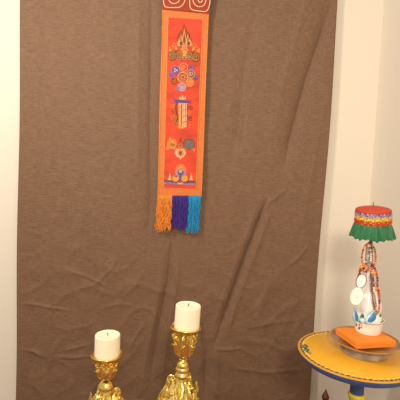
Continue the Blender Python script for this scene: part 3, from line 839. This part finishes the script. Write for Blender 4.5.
# green ruffle
bm = bmesh.new(); n = 240; J = 12; V = []
for j in range(J+1):
    u = j/J; row = []
    for k in range(n):
        t = 2*PI*k/n
        fold = math.sin(t*17+1.3*math.sin(t*3))*.6+math.sin(t*31+2*math.sin(t*5))*.4
        r = R1+.001+.0135*u**.9+fold*.0062*u**.7
        z = -.047-.051*u-.003*u*math.sin(t*7+1)+.0025*u*math.sin(t*23)
        row.append(bm.verts.new(tl(r*math.cos(t), r*math.sin(t), z)))
    V.append(row)
for j in range(J):
    for k in range(n): bm.faces.new((V[j][k], V[j][(k+1) % n], V[j+1][(k+1) % n], V[j+1][k]))
o = obj('green_ruffle', bm, mat('green_silk', (14, 104, 54), .5, vary=.2, vscale=40, sheen=.3), par, angle=180)
sd_ = o.modifiers.new('thickness', 'SOLIDIFY'); sd_.thickness = .0012
bm = bmesh.new(); stk = at(372.6, 206, Y=VY)
tube(bm, [(VX-.001, VY, T0+zt-.02), (PXc.x-.003, VY, ZP-.09), tl(0, 0, .0), tl(-.001, 0, .020), tl(-.002, 0, .027)], [.006, .0055, .0035, .0016, .0012], 10)
obj('pole', bm, mat('grey_brown_stick', (120, 96, 78), .7, vary=.2, vscale=80), par)

# ------------------------------------------------------------ strings of beads
M_bo = mat('orange_coral_bead', (206, 92, 44), .3, coat=.4); M_ba = mat('amber_bead', (240, 140, 30), .25, coat=.5); M_bs = mat('silver_glass_bead', (176, 158, 140), .2, metal=.5)
def bp(px, py, yo): return at(px, py, Y=VY+yo)
neck = thing('bead_necklace', bp(372, 310, -.03), 'long orange and silver bead necklace draped over the white offering cake', 'necklace')
M_alt = [M_bo, mat('dark_red_bead', (132, 48, 34), .3), mat('pale_orange_bead', (232, 142, 84), .25, coat=.4)]
M_sal = [M_bs, mat('grey_glass_bead', (104, 94, 92), .25), mat('bright_glass_bead', (226, 216, 202), .15)]
def strand(name, pts, m_, rb, step, parent=neck):
    P = [Vector(p) for p in smoothprof([tuple(bp(*p)) for p in pts], 10)]
    ms = M_alt if m_ is M_bo else M_sal if m_ is M_bs else [m_]
    rb *= 1.2; step = rb*1.85
    bm = bmesh.new(); tube(bm, P, rb*.35, 6)
    acc = 0
    for a, b_ in zip(P, P[1:]):
        d = (b_-a).length
        while acc < d:
            ball(bm, a+(b_-a)*(acc/d), rb*random.uniform(.8, 1.15), seg=8, mi=random.choice((0, 0, 1, 2)) if len(ms) > 1 else 0); acc += step
        acc -= d
    return obj(name, bm, ms, parent)
strand('orange_strand', [(368.5, 243, -.018), (364.8, 246, -.02), (362.6, 252, -.02), (361.8, 259, -.02), (363.2, 264.5, -.02), (367.2, 267.5, -.021)], M_bo, .0030, .0046)
strand('orange_strand', [(369, 243, -.018), (373, 246, -.02), (375.2, 252, -.02), (375.6, 259, -.02), (374.4, 265, -.02), (370.5, 268, -.021)], M_bo, .0036, .0052)
strand('silver_strand', [(366.8, 246, -.012), (366.2, 253, -.014), (366, 260, -.016), (367.5, 266, -.018)], M_bs, .0032, .005)
strand('silver_strand', [(369.8, 246, -.012), (370.8, 253, -.014), (371, 260, -.016), (369.5, 267, -.018)], M_bs, .0034, .005)
strand('silver_strand', [(368.4, 246, -.014), (368.4, 254, -.014), (368.6, 262, -.016)], M_bs, .0032, .005)
strand('orange_strand', [(364, 265, -.022), (361, 267, -.026), (359.6, 271, -.026), (360.4, 275, -.024)], M_bo, .0036, .0052)
strand('orange_strand', [(361.2, 270, -.02), (358, 276, -.02), (357, 283, -.02), (358.6, 289, -.02)], mat('dark_coral_bead', (150, 74, 44), .4), .0026, .0044)
strand('silver_strand', [(362, 268, -.022), (364, 272, -.024), (367, 271, -.024), (369, 268, -.022), (371, 271, -.024)], M_bs, .0036, .0056)
strand('orange_strand', [(372, 264, -.02), (375.4, 270, -.022), (377.4, 278, -.024), (377.4, 286, -.030), (379, 294, -.034), (379.4, 303, -.036), (378.6, 313, -.040)], M_bo, .0040, .0054)
strand('silver_strand', [(370, 268, -.022), (372.2, 274, -.026), (373.6, 282, -.034), (373.8, 290, -.042), (375, 298, -.048), (376.2, 306, -.050), (377, 314, -.050)], M_bs, .0040, .0056)
strand('brown_strand', [(371, 272, -.024), (371.6, 282, -.036), (372.0, 292, -.045), (373.2, 301, -.053), (374.6, 309, -.056)], mat('red_brown_bead', (140, 74, 50), .35), .0030, .0046)
strand('silver_strand', [(364, 262, -.024), (366.5, 264, -.026), (369.4, 264, -.026), (372, 262.5, -.024)], M_bs, .0036, .0052)
strand('orange_strand', [(362, 270, -.026), (365, 268, -.028), (369, 270.5, -.03), (373, 268, -.028)], M_bo, .0038, .0054)
for x, y, yo, r in ((374.2, 273.2, -.030, .0072), (374.8, 288.8, -.034, .0084), (361.4, 267, -.03, .0062), (366.4, 266.4, -.026, .005)):
    bm = bmesh.new(); ball(bm, bp(x, y, yo), r, (1, .8, 1.05), 14); obj('amber_bead', bm, M_ba, neck)

# ------------------------------------------------------------ dark pointed ornament near the wall, under the table edge
YV = 1.80
fp = at(326, 389, Y=YV)
orn = thing('incense_urn', (fp.x, YV, 0), 'dark bronze ornament with pointed tip, cut off by the frame below the round table', 'ornament')
M_br = mat('dark_bronze', (112, 68, 44), .38, metal=.6, vary=.2, vscale=40)
zt_ = fp.z; k_ = YV/FPX
bm = bmesh.new()
lathe(bm, smoothprof([(.0, zt_), (.0035, zt_-.006), (.006, zt_-.014), (.014, zt_-.030), (.017, zt_-.040), (.012, zt_-.055), (.012, zt_-.06), (.05, zt_-.085), (.085, zt_-.12), (.09, zt_-.13)], 4), (fp.x, YV, 0), 40)
obj('lid', bm, M_br, orn)
bm = bmesh.new()
lathe(bm, smoothprof([(.088, zt_-.130), (.092, zt_-.134), (.085, zt_-.15), (.10, zt_*.32), (.085, zt_*.14), (.05, .03), (.06, .006), (.06, 0), (0, 0)], 4), (fp.x, YV, 0), 40)
obj('urn_body', bm, M_br, orn)
